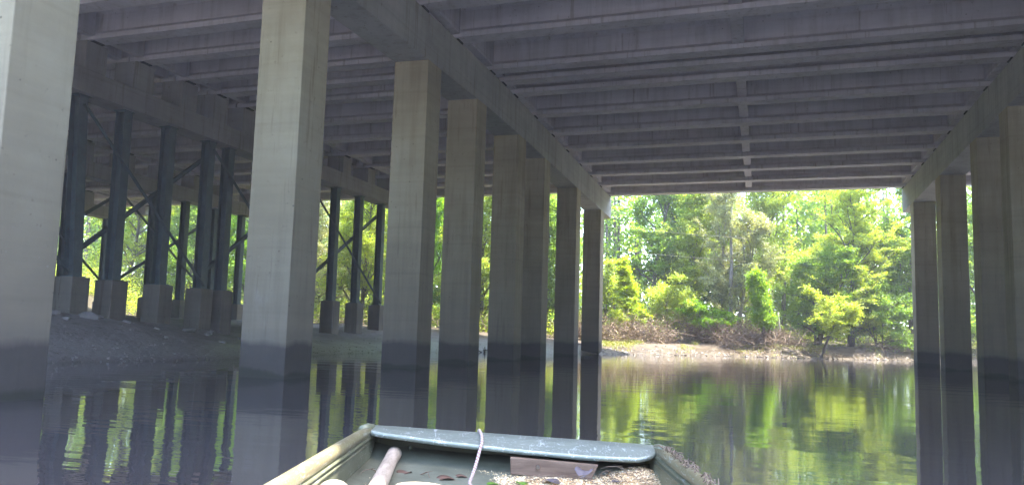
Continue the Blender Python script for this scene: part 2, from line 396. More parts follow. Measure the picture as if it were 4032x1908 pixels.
span(SPAN, 49.5, GR, ZG, 'concrete span beyond the right hand pier, mostly hidden by it', .03, .03, group='bridge spans')
ZGL = ZG+.20
span(-11.3, 0, GL, ZGL, 'concrete span between the long pier and the first steel trestle', .03, .03, edge=(1.75, 44.5))
span(-22.55, -11.3, GL, ZGL, 'concrete span between first and second steel trestles', .03, .03, edge=(1.75, 44.5))
span(-33.5, -22.55, GL, ZGL, 'concrete span between second and third steel trestles', .03, .03, edge=(1.75, 44.5))
span(-44.5, -33.5, GL, ZGL, 'concrete span over the bank behind the third steel trestle', .03, .03, edge=(1.75, 44.5))

PIL = [2.6, 5.0, 7.4, 9.8, 12.2, 14.5, 16.83, 18.72, 20.87, 23.08, 24.3, 27.2, 30.1, 32.9, 35.4, 38.0, 40.7]
ZCB, ZCT, ZF = 7.91, 8.64, 2.29
def steel_bent(xf, dy, ped_ys, label):
    """xf: x of the cap face turned to the river"""
    xc = xf-.45
    p = empty('steel_trestle', (xc, 23, 0), label, 'trestle', 'steel trestles on the bank')
    def q(mb, nm, ma, **k): return mb.build(nm, ma, p, **k)
    for i, y in enumerate(PIL):
        y = y+dy-23; bt = .35 if i in (0, 5, 6) else .06
        g = gz(xc, y+23); zf = max(ZF, g+.8)
        f = MB(); f.box(-.35, .35, y-.35+bt, y+.35+bt, g-.6, zf); q(f, 'footing', M_FOOT, bevel=.03)
        # H section: flanges face the river
        mb = MB(); a = .18; tf = .022
        def seg(x0, x1, ya, yb):
            mb.hexa([(x0, y+ya+bt, zf), (x1, y+ya+bt, zf), (x1, y+yb+bt, zf), (x0, y+yb+bt, zf), (x0, y+ya, ZCB), (x1, y+ya, ZCB), (x1, y+yb, ZCB), (x0, y+yb, ZCB)])
        seg(-a, -a+tf, -a, a); seg(a-tf, a, -a, a); seg(-a+tf, a-tf, -tf/2, tf/2)
        q(mb, 'pile', M_STEEL)
        mb = MB(); mb.box(-.25, .25, y+bt-.25, y+bt+.25, zf+.003, zf+.03); q(mb, 'base_plate', M_STEEL)
        mb = MB(); mb.box(-.22, .22, y-.24, y+.24, ZCB-.03, ZCB-.003); q(mb, 'top_plate', M_STEEL)
    y0, y1 = PIL[0]+dy-1.0-23, PIL[-1]+dy+1.1-23
    mb = MB(); mb.box(-.45, .45, y0, y1, ZCB, ZCT); q(mb, 'cap', M_PED, bevel=.02)
    for y in ped_ys:
        yy = y+SK*xc; zt = ZGL+crown(y)-.047
        mb = MB(); mb.box(-.43, .453, yy-.42-23, yy+.42-23, ZCT-.004, zt); q(mb, 'pedestal', M_PED, bevel=.012)
    # cross bracing, one angle each side of the piles
    gs = [(6, 9), (9, 12), (12, 15), (3, 6)]
    for a_, b_ in gs:
        ya, yb = PIL[a_]+dy-23, PIL[b_]+dy-23
        for (s_, e_, xo) in (((ya, ZCB-.25), (yb, ZF+.15), .20), ((yb, ZCB-.7), (ya, ZF+.35), -.20)):
            mb = MB(); dyv, dzv = e_[0]-s_[0], e_[1]-s_[1]; L = math.hypot(dyv, dzv); ny, nz = -dzv/L*.065, dyv/L*.065
            for (xa, xb) in ((xo-.006, xo+.006),):
                mb.hexa([(xa, s_[0]-ny, s_[1]-nz), (xb, s_[0]-ny, s_[1]-nz), (xb, s_[0]+ny, s_[1]+nz), (xa, s_[0]+ny, s_[1]+nz),
                         (xa, e_[0]-ny, e_[1]-nz), (xb, e_[0]-ny, e_[1]-nz), (xb, e_[0]+ny, e_[1]+nz), (xa, e_[0]+ny, e_[1]+nz)])
            sg = 1 if xo > 0 else -1
            mb.hexa([(xo+sg*.0065, s_[0]-ny, s_[1]-nz), (xo+sg*.11, s_[0]-ny, s_[1]-nz), (xo+sg*.11, s_[0]-ny*.8, s_[1]-nz*.8), (xo+sg*.0065, s_[0]-ny*.8, s_[1]-nz*.8),
                     (xo+sg*.0065, e_[0]-ny, e_[1]-nz), (xo+sg*.11, e_[0]-ny, e_[1]-nz), (xo+sg*.11, e_[0]-ny*.8, e_[1]-nz*.8), (xo+sg*.0065, e_[0]-ny*.8, e_[1]-nz*.8)])
            q(mb, 'brace', M_STEEL)
    return p
PED = GL[1:]
steel_bent(-10.85, 0, PED, 'steel pile trestle with stepped concrete cap, nearest the river on the mud')
steel_bent(-22.1, .45, PED, 'second steel trestle back from the river, seen between the nearer piles')
steel_bent(-33.05, .9, PED, 'third steel trestle back, against bright foliage')
steel_bent(-44.0, 1.35, PED, 'farthest steel trestle at the far left, high on the bank')

# ------------------------------------------------------------------ foliage
def leaves_obj(name, C, L, Wd, rng, m_, parent=None, up=.35, along=None, loc=None):
    n = len(C)
    nr = rng.normal(size=(n, 3)); nr[:, 2] = np.abs(nr[:, 2])+up; nr /= np.linalg.norm(nr, axis=1)[:, None]
    a = rng.normal(size=(n, 3)) if along is None else along+rng.normal(size=(n, 3))*.35
    a -= nr*(a*nr).sum(1)[:, None]; a /= np.linalg.norm(a, axis=1)[:, None]
    b_ = np.cross(nr, a); s = rng.uniform(.6, 1.35, size=(n, 1))
    a = a*s*L/2; b_ = b_*s*Wd/2
    co = np.stack([C-a, C-a*.1+b_, C+a, C-a*.1-b_], 1).reshape(-1, 3).astype(np.float32)
    me = bpy.data.meshes.new(name); me.vertices.add(n*4); me.vertices.foreach_set('co', co.ravel())
    me.loops.add(n*4); me.loops.foreach_set('vertex_index', np.arange(n*4, dtype=np.int32))
    me.polygons.add(n); me.polygons.foreach_set('loop_start', np.arange(0, n*4, 4, dtype=np.int32))
    me.update(calc_edges=True); me.materials.append(m_)
    o = bpy.data.objects.new(name, me); COL.objects.link(o)
    if parent: o.parent = parent
    if loc: o.location = loc
    return o
def wander(rng, p0, d, L, n, curve=.25, lift=0.0):
    pts = [np.array(p0, float)]; d = np.array(d, float); d /= np.linalg.norm(d)
    for i in range(n):
        d = d+rng.normal(size=3)*curve/n**.5+np.array([0, 0, lift/n]); d /= np.linalg.norm(d)
        pts.append(pts[-1]+d*L/n)
    return pts
def tree(seed, loc, h, spread, label, leafm, cat='tree', name='broadleaf_tree', group=None, base=.25, limbs=14, r=.16, lean=(0, 0), clump=.55,
         per=70, leaf=(.16, .08), shape='round', lift=.15, sub=4, bark=None, stems=1, flat=.55, kw_up=.35, along=None, elev=(15, 60), hide=False):
    per = int(per*2.3); leaf = (leaf[0]*.95, leaf[1]*1.1); rng = np.random.default_rng(seed); T = empty(name, loc, label, cat, group); tm = MB(); cl = []
    for s_ in range(stems):
        az0 = rng.uniform(0, 6.28); off = (0 if stems == 1 else rng.uniform(.1, .5))
        p0 = np.array([math.cos(az0)*off, math.sin(az0)*off, -.3])
        ln = (lean[0]+(0 if stems == 1 else math.cos(az0)*.35*rng.random()), lean[1]+(0 if stems == 1 else math.sin(az0)*.35*rng.random()))
        hh = h*(1 if s_ == 0 else rng.uniform(.65, .95)); rr_ = r*(1 if stems == 1 else rng.uniform(.5, .9))
        tp = wander(rng, p0, (ln[0], ln[1], 1), hh*.97, 9, .16)
        tm.tube(tp, [rr_*(1-.85*i/9) for i in range(10)], 7)
        nl = max(3, int(limbs/stems))
        for k in range(nl):
            u = base+(1-base)*((k+rng.random()*.8)/nl)*.98; i = min(int(u*9), 8); f_ = u*9-i
            q = tp[i]*(1-f_)+tp[i+1]*f_; uu = (u-base)/(1-base)
            prof = {'round': math.sin(math.pi*min(1, .12+uu*.85))**.6, 'cone': (1-uu)*.95+.06, 'column': .75+.25*math.sin(uu*9) if uu < .85 else .45,
                    'vase': .35+.75*uu if uu < .8 else .75, 'dome': (1-uu**2.2)**.5+.1}[shape]
            az = k*2.4+rng.uniform(-.5, .5); el = R_(rng.uniform(*elev))+uu*.35
            L = max(.25, spread*prof*rng.uniform(.7, 1.1))
            lp_ = wander(rng, q, (math.cos(az)*math.cos(el), math.sin(az)*math.cos(el), math.sin(el)), L, 5, .45, lift)
            r0 = rr_*(1-.85*u)*.55+.012
            tm.tube(lp_, [r0*(1-.8*j/5) for j in range(6)], 5)
            for m_ in range(sub):
                j = rng.integers(1, 5); qq = lp_[j]; dd = lp_[j+1]-lp_[j]+rng.normal(size=3)*L*.14; 
                sl_ = L*rng.uniform(.25, .5)
                sp2 = wander(rng, qq, dd, sl_, 3, .5, lift)
                tm.tube(sp2, [r0*.4, r0*.3, r0*.2, .006], 4, caps=False)
                cl += [(sp2[1], sp2[2]), (sp2[2], sp2[3]+(sp2[3]-sp2[2])*.5)]
                for _ in range(3):
                    jj = rng.integers(1, 4); tw = sp2[jj]-sp2[jj-1]; tw = tw/(np.linalg.norm(tw)+1e-6)+rng.normal(size=3)*.75; tw[2] *= .7
                    tw *= rng.uniform(.45, 1.0)*clump*1.5/(np.linalg.norm(tw)+1e-6); cl.append((sp2[jj], sp2[jj]+tw))
            cl += [(lp_[3], lp_[4]), (lp_[4], lp_[5]+(lp_[5]-lp_[4])*.5)]
        cl += [(tp[-2], tp[-1]+np.array([0, 0, .2]))]*2
    tm.build('trunk', bark or M_BARK, T, smooth=True)
    A_ = np.array([c_[0] for c_ in cl]); B_ = np.array([c_[1] for c_ in cl]); n = int(per*.34)
    wgt = rng.uniform(.3, 1.7, len(cl)); idx = rng.choice(len(cl), size=n*len(cl), p=wgt/wgt.sum())
    u = rng.random((len(idx), 1)); sg = clump*np.where(rng.random((len(idx), 1)) < .25, .55, .24)
    C = [A_[idx]*(1-u)+B_[idx]*u+rng.normal(size=(len(idx), 3))*sg*np.array([1, 1, flat])]
    C = np.concatenate(C); C = C[C[:, 2] > .05]
    leaves_obj('crown', C, leaf[0], leaf[1], rng, leafm, T, up=kw_up, along=along)
    return T
def copy_tree(o, loc, rz, sc, label, group=None):
    c = o.copy(); COL.objects.link(c); c.location = loc; c.rotation_euler = (0, 0, rz); c.scale = (sc, sc, sc)
    c['label'] = label
    if group: c['group'] = group
    for ch in list(o.children):
        d = ch.copy(); COL.objects.link(d); d.parent = c
    return c
def at(x, y, dz=-.05): return (x, y, gz(x, y)+dz)

# --- far bank, seen through the main opening
tree(1, at(6.9, 54.4), 10.6, 3.3, 'pale grey-green tree with thin leaves behind the brown brush pile', L_PALE, limbs=44, r=.2, clump=.42, per=60, leaf=(.11, .055), shape='round', base=.14, sub=7, stems=2, bark=M_BARK2, lean=(.02, 0), lift=.3)
tree(2, at(14.5, 55.4), 12.0, 4.6, 'tall yellow-green tree with spreading limbs left of the right pier', L_YEL, limbs=52, r=.22, clump=.42, per=66, leaf=(.13, .055), shape='round', base=.1, sub=7, stems=2, lift=.1, flat=.35, elev=(0, 50))
tree(3, at(1.1, 50.6), 5.8, 1.5, 'slim yellow-green young tree with feathery tiers', L_CYP, name='young_cypress', limbs=40, r=.06, clump=.24, per=44, leaf=(.14, .05), shape='cone', base=.12, sub=4, lift=.12, flat=.35, elev=(0, 25))
tree(4, at(9.1, 50.2), 4.9, .6, 'dense bright green column of leaves on dark forked trunks', L_COL, name='leafy_column_tree', limbs=40, r=.15, clump=.33, per=75, leaf=(.11, .06), shape='column', base=.3, sub=4, stems=1, lift=.1, elev=(5, 40), flat=.8)
tree(5, at(12.3, 50.4), 3.3, 2.4, 'small leaning tree at the water edge with a flat crown', L_YEL, name='leaning_tree', limbs=12, r=.13, clump=.38, per=52, leaf=(.13, .06), shape='vase', base=.62, sub=5, lean=(.38, -.05), lift=.05, flat=.3, elev=(5, 30))
tree(6, at(3.2, 52.6), 3.9, 2.3, 'rounded pale green shrub behind the brown brush pile', L_YEL, cat='shrub', name='shrub', limbs=22, r=.06, clump=.48, per=75, leaf=(.12, .055), shape='dome', base=.1, sub=4, stems=5, lift=.1, bark=M_TWIG)
tree(7, at(6.0, 51.9), 2.9, 1.4, 'small bright green shrub left of the leafy column tree', L_BRIGHT, cat='shrub', name='shrub', limbs=16, r=.05, clump=.36, per=75, leaf=(.12, .06), shape='dome', base=.2, sub=4, stems=3, lift=.1)
tree(8, at(16.4, 55.0), 4.6, 2.9, 'arching mid green shrub beside the right pier', L_MID, cat='shrub', name='shrub', limbs=20, r=.07, clump=.5, per=80, leaf=(.14, .07), shape='dome', base=.12, sub=4, stems=4, lift=-.1, flat=.35)
tree(9, at(12.3, 54.6), 6.2, 3.0, 'dark leafy tree in shade between the column tree and the leaning tree', L_MID, limbs=24, r=.16, clump=.5, per=75, leaf=(.14, .07), shape='dome', base=.1, sub=5, stems=3, lean=(.1, 0), flat=.4)
tree(10, at(-1.9, 52.4), 5.0, 2.0, 'light green leafy tree right beside the last column of the long pier', L_YEL, limbs=22, r=.1, clump=.5, per=75, leaf=(.13, .06), shape='dome', base=.1, sub=4, stems=3)
tree(11, at(1.0, 58.0), 13.0, 3.9, 'tall mid green tree with a forked trunk behind the feathery young tree', L_MID, limbs=26, r=.22, clump=.62, per=80, leaf=(.16, .09), shape='round', base=.3, sub=5, elev=(15, 60))
tree(12, at(3.8, 57.0), 10.8, 2.8, 'bright yellow-green tree left of the pale grey-green tree', L_YEL, limbs=24, r=.17, clump=.6, per=80, leaf=(.15, .08), shape='round', base=.3, sub=5)
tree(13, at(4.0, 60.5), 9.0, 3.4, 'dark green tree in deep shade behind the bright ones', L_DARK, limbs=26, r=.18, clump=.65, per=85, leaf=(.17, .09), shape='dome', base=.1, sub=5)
tree(14, at(18.8, 58.5), 13.5, 4.2, 'mid green tree rising behind the yellow-green tree at the right pier', L_MID, limbs=30, r=.22, clump=.65, per=95, leaf=(.16, .08), shape='round', base=.15, sub=5)
tree(15, at(9.0, 60.5), 14.2, 3.9, 'yellow-green tree just left of the gap of blue sky', L_YEL, limbs=26, r=.2, clump=.62, per=80, leaf=(.15, .08), shape='round', base=.25, sub=5)
tree(17, at(6.0, 61.5), 14.5, 3.8, 'green tree rising behind the pale grey-green tree', L_MID, limbs=26, r=.2, clump=.62, per=80, leaf=(.15, .08), shape='round', base=.25, sub=5)
tree(16, at(23.2, 58.2), 12.0, 4.4, 'green tree seen in the slit between columns of the right pier', L_MID, limbs=26, r=.2, clump=.65, per=80, leaf=(.16, .09), shape='dome', base=.08, sub=5)
# --- left part, seen between columns and piles
tree(20, at(-5.0, 50.5), 9.5, 3.3, 'green tree in the slit between the two farthest columns of the long pier', L_MID, limbs=26, r=.17, clump=.6, per=75, leaf=(.15, .08), shape='dome', base=.06, sub=5)
tree(21, at(-9.6, 50.6), 10.5, 3.4, 'sunlit yellow-green tree seen between the middle columns of the long pier', L_YEL, limbs=28, r=.17, clump=.6, per=80, leaf=(.14, .07), shape='dome', base=.06, sub=5)
tree(22, at(-14.0, 51.0), 11.0, 3.6, 'bright green tree seen just right of the third column of the long pier', L_BRIGHT, limbs=28, r=.17, clump=.6, per=75, leaf=(.14, .07), shape='dome', base=.06, sub=5)
tree(23, at(-18.6, 50.5), 11.0, 3.8, 'bright yellow-green tree behind the last two piles of the first trestle', L_YEL, limbs=32, r=.18, clump=.62, per=90, leaf=(.14, .07), shape='dome', base=.05, sub=5)
tree(24, at(-23.6, 52.5), 11.5, 4.0, 'pale leafy tree seen just right of the second column of the long pier', L_PALE, limbs=32, r=.18, clump=.62, per=90, leaf=(.13, .065), shape='dome', base=.05, sub=5)
tree(25, at(-30.0, 53.0), 11.5, 4.2, 'bright green tree behind the braces of the second steel trestle', L_BRIGHT, limbs=30, r=.2, clump=.65, per=85, leaf=(.15, .08), shape='dome', base=.06, sub=5)
tree(26, at(-36.4, 54.5), 12, 4.6, 'mid green tree seen low between the concrete footings', L_MID, limbs=30, r=.2, clump=.7, per=85, leaf=(.16, .08), shape='dome', base=.04, sub=5)
tree(27, at(-43.5, 55.0), 12, 4.6, 'yellow-green tree at the far left, behind the first steel pile', L_YEL, limbs=30, r=.2, clump=.7, per=85, leaf=(.16, .08), shape='dome', base=.04, sub=5)

# snag trunks in the wood
def snag(loc, pts, r0, label, name='bare_trunk', bark=M_BARK2):
    mb = MB(); n = len(pts); mb.tube(pts, [r0*(1-.6*i/(n-1)) for i in range(n)], 8)
    o = mb.build(name, bark, smooth=True, loc=loc); tag(o, label, 'tree trunk'); return o
snag(at(7.0, 53.2, -.2), [(0, 0, 0), (0, 0, 2.0), (-.05, 0, 3.6), (.05, 0, 5.4), (0, 0, 7.4), (.05, 0, 10)], .17, 'straight pale grey trunk standing amid the thin-leaved tree')
snag(at(9.55, 50.25, -.2), [(0, 0, 0), (.02, 0, .8), (-.06, 0, 1.7), (-.2, 0, 2.8)], .12, 'second dark trunk beside the bright leafy column', bark=M_BARK)
snag(at(9.95, 51.3, -.2), [(0, 0, 0), (.03, 0, 1.2), (0, 0, 1.9), (-.03, 0, 2.3)], .12, 'short white broken stump right beside the bright leafy column')

# woodland mass behind
rng = np.random.default_rng(77); C = []; tmb = MB()
for i in range(230):
    x = rng.uniform(-75, 52); y0 = np.interp(x, [-75, -40, 0, 20, 52], [66, 60, 62, 66, 76]); y = y0+rng.uniform(-1, 15)
    hh = rng.uniform(8, 13.2) if 11 < x < 14.5 else rng.uniform(11, 18); z = gz(x, y); rr_ = rng.uniform(2.2, 4.0)
    tmb.tube([(x, y, z-.2), (x+.1, y, z+hh*.5), (x, y+.1, z+hh*.9)], [.2, .14, .05], 6, mi=1)
    for k in range(26):
        u = rng.uniform(.04, 1); a = rng.uniform(0, 6.28); R2 = rr_*math.sin(math.pi*min(.97, .12+u*.8))**.6*rng.uniform(.4, 1)
        q = np.array([x+math.cos(a)*R2, y+math.sin(a)*R2, z+u*hh]); n = 50
        g = rng.normal(size=(n, 3))*[.62, .62, .42]; C.append(q+g)
C0_ = C; C = []
SKY_BLOCK_TREES = [(rng.uniform(-70, -14), rng.uniform(-45, 0)) for i in range(80)]+[(rng.uniform(-20, 60), rng.uniform(-75, -48)) for i in range(120)]+[(rng.uniform(40, 65), rng.uniform(-50, 60)) for i in range(90)]  # unseen trees, added to keep low sky light from under the bridge
for (x, y) in SKY_BLOCK_TREES:
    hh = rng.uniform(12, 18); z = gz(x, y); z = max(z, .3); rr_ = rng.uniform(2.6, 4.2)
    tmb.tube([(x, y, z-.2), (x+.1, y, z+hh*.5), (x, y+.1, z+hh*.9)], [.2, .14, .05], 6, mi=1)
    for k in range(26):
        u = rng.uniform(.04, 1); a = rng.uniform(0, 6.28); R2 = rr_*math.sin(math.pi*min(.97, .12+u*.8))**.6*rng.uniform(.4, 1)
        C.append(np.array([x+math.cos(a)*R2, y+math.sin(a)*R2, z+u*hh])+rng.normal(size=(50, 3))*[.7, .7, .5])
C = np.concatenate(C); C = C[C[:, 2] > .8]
wb = leaves_obj('woodland', C, .5, .3, rng, L_DARK); tag(wb, 'unseen dark wood behind and beside the camera, added to block low sky light', 'woodland', kind='stuff')
C = C0_
C = np.concatenate(C); C = C[C[:, 2] > .8]
wd = leaves_obj('woodland', C, .36, .22, rng, L_MID); tag(wd, 'green wood beyond the far bank', 'woodland', kind='stuff')
tk = tmb.build('woodland_trunks', M_BARK); tag(tk, 'trunks standing in the far wood and in the added unseen wood', 'woodland', kind='stuff')

# undergrowth along the bank under the trees
def bank_point(s, d):
    seg = np.hypot(*(BANK[1:]-BANK[:-1]).T); cs = np.concatenate([[0], np.cumsum(seg)]); i = min(np.searchsorted(cs, s)-1, len(seg)-1); i = max(i, 0)
    u = (s-cs[i])/seg[i]; a, b_ = BANK[i], BANK[i+1]; tdir = (b_-a)/seg[i]; nrm = np.array([-tdir[1], tdir[0]])
    return a+(b_-a)*u+nrm*d
segl = np.hypot(*(BANK[1:]-BANK[:-1]).T); cums = np.concatenate([[0], np.cumsum(segl)])
S_A, S_B = cums[10], cums[18]
C = []
for i in range(900):
    p_ = bank_point(rng.uniform(S_A-1, S_B), rng.uniform(5.5, 13) if rng.random() < .8 else rng.uniform(4.2, 6)); 
    z = gz(*p_); n = 26; hh = rng.uniform(.25, 1.3); g = rng.normal(size=(n, 3))*[.35, .35, hh*.35]+[0, 0, hh*.5]
    C.append(np.array([p_[0], p_[1], z])+g)
for i in range(2600):
    x = rng.uniform(-50, -4); y = rng.uniform(47.0, 56); z = gz(x, y); n = 26; hh = rng.uniform(.3, 1.4)+max(0, y-48.5)*.35*rng.random(); g = rng.normal(size=(n, 3))*[.4, .4, hh*.4]+[0, 0, hh*.5]
    C.append(np.array([x, y, z])+g)
ug = leaves_obj('undergrowth', np.concatenate(C), .15, .08, rng, L_YEL); tag(ug, 'low leafy growth at the foot of the wood', 'undergrowth', kind='stuff')

# bank grass on the beach top
C = []
for i in range(9000):
    p_ = bank_point(rng.uniform(S_A+1.5, S_B-2), abs(rng.normal(3.4, 1.2))); 
    if math.sin(p_[0]*1.7)+math.sin(p_[0]*.6+2) < -.2: continue
    z = gz(*p_); n = 5; C.append(np.array([p_[0], p_[1], z+.07])+rng.normal(size=(n, 3))*[.1, .1, .03])
C = np.concatenate(C); gr = leaves_obj('grass', C, .2, .032, rng, L_GRASS, along=np.array([0, 0, 1.6])); tag(gr, 'thin dry and green grass on the sand', 'grass', kind='stuff')

# brown brush and driftwood line
def twigs(name, n, place, ln, rad, seed, label, spreadz=.5):
    rg = np.random.default_rng(seed); mb = MB()
    for i in range(n):
        x, y, z = place(rg); d = rg.normal(size=3); d[2] = abs(d[2])*spreadz
        pts = wander(rg, (x, y, z), d, rg.uniform(*ln), 3, .7, -.25); r0 = rad*rg.uniform(.4, 1.3)
        mb.tube(pts, [r0, r0*.8, r0*.6, r0*.3], 3, caps=False)
    o = mb.build(name, M_TWIG); tag(o, label, 'brush', kind='stuff'); return o
def pl1(rg):
    p_ = bank_point(rg.uniform(S_A+.5, cums[13]+1.5), rg.normal(4.5, .6)); return p_[0], p_[1], gz(*p_)+abs(rg.normal(0, .55))
twigs('brushwood', 2600, pl1, (.5, 2.0), .018, 5, 'long tangled bank of brown dead brush behind the beach')
def pl2(rg):
    p_ = bank_point(rg.uniform(cums[15]+3.8, cums[17]+3), rg.normal(2.3, .8)); return p_[0], p_[1], max(0.05, gz(*p_))+abs(rg.normal(0, .35))
twigs('driftwood', 900, pl2, (.5, 1.9), .016, 6, 'brown dead branches on the bank next to the right pier')
def pl3(rg):
    p_ = bank_point(rg.uniform(cums[13]-1.0, cums[15]), rg.normal(2.9, 1.0)); return p_[0], p_[1], gz(*p_)+abs(rg.normal(0, .4))
twigs('roots', 1500, pl3, (.4, 1.8), .022, 8, 'dark roots and fallen limbs under the leaning and column trees')
C = []
rg = np.random.default_rng(9)
for i in range(600):
    x, y, z = pl1(rg); C.append(np.array([x, y, z])+rg.normal(size=(14, 3))*[.25, .25, .2])
dl = leaves_obj('dead_leaves', np.concatenate(C), .12, .06, rg, L_DEAD); tag(dl, 'brown dead leaves caught in the brush', 'leaf litter', kind='stuff')
def pl4(rg):
    x = rg.uniform(-30, -2.5); y = rg.uniform(44.5, 48.5)+max(0, x+6)*.3; return x, y, gz(x, y)+abs(rg.normal(0, .35))
twigs('thicket', 900, pl4, (.4, 1.7), .018, 12, 'tangled dry twigs on the bank beyond the long pier')

# utility wires
for k, (za, zb_, lab) in enumerate(((8.34, 7.94, 'upper thin wire crossing the trees beside the last pier column'), (6.82, 6.43, 'lower thin wire crossing the feathery young tree'))):
    mb = MB(); P_ = []
    for i in range(21):
        u = i/20; x = -7+15*u; sag = -.25*math.sin(math.pi*u); P_.append((x, 50.8, za+(zb_-za)*((x+1.3)/4)+sag*.3))
    mb.tube(P_, .007, 5); o = mb.build('utility_wire', M_BARK2); tag(o, lab, 'wire', 'wires through the trees')

# submerged snag at the water edge by the long pier
mb = MB(); rg = np.random.default_rng(3)
for i in range(7):
    d = rg.normal(size=3); d[2] = abs(d[2])+.4; pts = wander(rg, rg.normal(size=3)*.15, d, rg.uniform(.5, 1.1), 4, .5, -.3); mb.tube(pts, [.035, .03, .025, .018, .008], 5)
o = mb.build('fallen_branch', M_BARK, loc=(-4.2, 36.0, -.05)); tag(o, 'dark fallen branch rising from the shallows behind the long pier', 'branch')
mb = MB()
for i in range(8):
    d = rg.normal(size=3)+np.array([.6, 0, .2]); pts = wander(rg, rg.normal(size=3)*.2, d, rg.uniform(.6, 1.5), 4, .5, -.2); mb.tube(pts, [.03, .026, .02, .015, .006], 5)
o = mb.build('fallen_branch', M_BARK, loc=(-.9, 41.2, .0)); tag(o, 'forked dead branch lying on the sunlit sand beside the seventh column', 'branch')

# rocks on the mud
def rock(x, y, s, seed, lab):
    import bmesh
    rg = np.random.default_rng(seed); bm = bmesh.new(); bmesh.ops.create_icosphere(bm, subdivisions=2, radius=1)
    ax = rg.normal(size=(9, 3)); ax /= np.linalg.norm(ax, axis=1)[:, None]; cut = rg.uniform(.55, .9, 9)
    for v_ in bm.verts:
        c = np.array(v_.co)
        for a_, k_ in zip(ax, cut):
            dd = c@a_
            if dd > k_: c = c-a_*(dd-k_)
        v_.co = c*[s, s*.75, s*.5]
    me = bpy.data.meshes.new('rock'); bm.to_mesh(me); bm.free(); me.materials.append(M_ROCK)
    o = bpy.data.objects.new('rock', me); COL.objects.link(o); o.location = (x, y, gz(x, y)+s*.12); o.rotation_euler = (0, 0, rg.uniform(0, 6))
    tag(o, lab, 'rock', 'rocks on the mud bank')
RK = [(-9.6, 16.2, .34), (-10.1, 15.5, .22), (-9.9, 16.9, .16), (-10.0, 14.8, .28), (-9.4, 15.2, .14), (-9.3, 20.2, .3), (-9.0, 20.8, .22), (-9.5, 21.6, .13), (-8.9, 18.2, .13),
      (-8.6, 22.0, .2), (-8.4, 22.6, .26), (-8.0, 20.2, .12), (-9.9, 18.0, .18), (-7.4, 20.8, .09), (-7.7, 17.2, .1)]
for i, (x, y, s) in enumerate(RK):
    rock(x, y, s, 100+i, 'rough pale rock lying on the dark mud below the steel piles')
# stones and clods along the mud edge
rg = np.random.default_rng(21); mb = MB()
for i in range(420):
    p_ = bank_point(rg.uniform(cums[4], cums[9]), abs(rg.normal(0.25, .5))+.02 if rg.random() < .6 else rg.uniform(.2, 5)); z = gz(*p_); s = rg.uniform(.015, .05)
    vs_ = [(p_[0]+a*s*rg.uniform(.6, 1.3), p_[1]+b_*s*rg.uniform(.6, 1.3), z+c*s*.6*rg.uniform(.6, 1.2)) for a, b_, c in ((1, 0, 0), (0, 1, 0), (-1, 0, 0), (0, -1, 0), (0, 0, 1), (0, 0, -1))]
    mb.add(vs_, [(0, 1, 4), (1, 2, 4), (2, 3, 4), (3, 0, 4), (1, 0, 5), (2, 1, 5), (3, 2, 5), (0, 3, 5)])
o = mb.build('rubble', M_ROCK); tag(o, 'small stones and clods scattered on the mud', 'rubble', kind='stuff')

rg = np.random.default_rng(31); mb = MB()
for i in range(1700):
    p_ = bank_point(rg.uniform(cums[10], cums[17]), abs(rg.normal(0.2, .8))+.02); z = gz(*p_); s = rg.uniform(.02, .11)
    vs_ = [(p_[0]+a*s*rg.uniform(.6, 1.6), p_[1]+b_*s*rg.uniform(.6, 1.3), z+c*s*.55*rg.uniform(.5, 1.2)) for a, b_, c in ((1, 0, 0), (0, 1, 0), (-1, 0, 0), (0, -1, 0), (0, 0, 1), (0, 0, -1))]
    mb.add(vs_, [(0, 1, 4), (1, 2, 4), (2, 3, 4), (3, 0, 4), (1, 0, 5), (2, 1, 5), (3, 2, 5), (0, 3, 5)])
o = mb.build('sand_clods', M_GROUND); tag(o, 'broken clods of sand along the eroded far beach', 'sand', kind='stuff')
# ------------------------------------------------------------------ boat
BO = Vector((7.91, .527, .525)); BR_ = Vector((.9563, .2895, -.0414)); BR_.normalize()
BF = Vector((-.288, .957, 0)); BF = (BF-BR_*BF.dot(BR_)).normalized(); BU = BR_.cross(BF)
BM = Matrix.Identity(4)
for i in range(3): BM[i][0], BM[i][1], BM[i][2], BM[i][3] = BR_[i], BF[i], BU[i], BO[i]
def scratch_paint(name, base, dark, amt=.5, rough=.38):
    m, t, b = mat(name, rough, .5, .25); v = coords(t)
    c = ramp(t, noise(t, v, 3, 6, .65), [(.3, dark), (.7, base)])
    wv = noise(t, coords(t, (6, 1.2, 6)), 9, 5, .7, 1.5); w2 = noise(t, coords(t, (1.5, 7, 6)), 11, 5, .7, 2)
    sc = ramp(t, wv, [(.595, (0, 0, 0)), (.615, (1, 1, 1))]); sc2 = ramp(t, w2, [(.60, (0, 0, 0)), (.62, (1, 1, 1))])
    k = math_(t, 'MULTIPLY', math_(t, 'ADD', sc, sc2, True), amt)
    c = mix(t, k, c, (.56, .58, .56)); t.links.new(c, b.inputs['Base Color'])
    bump(t, b, noise(t, v, 25, 5), .15, .004); return m
M_HULL = scratch_paint('olive boat paint', (.20, .205, .13), (.12, .125, .08), .3, .45)
M_LIP = scratch_paint('scratched bow paint', (.25, .27, .225), (.18, .20, .165), .9, .3)
M_RAIL = scratch_paint('rail paint', (.27, .225, .12), (.17, .15, .09), .5, .35)
m, t, b = mat('boat floor paint', .6, .35); v = coords(t)
c = ramp(t, noise(t, v, 6, 7, .7), [(.3, (.085, .088, .06)), (.6, (.135, .138, .10)), (.8, (.2, .19, .14))])
t.links.new(c, b.inputs['Base Color']); bump(t, b, noise(t, v, 40, 5), .3, .004); M_FLOOR = m
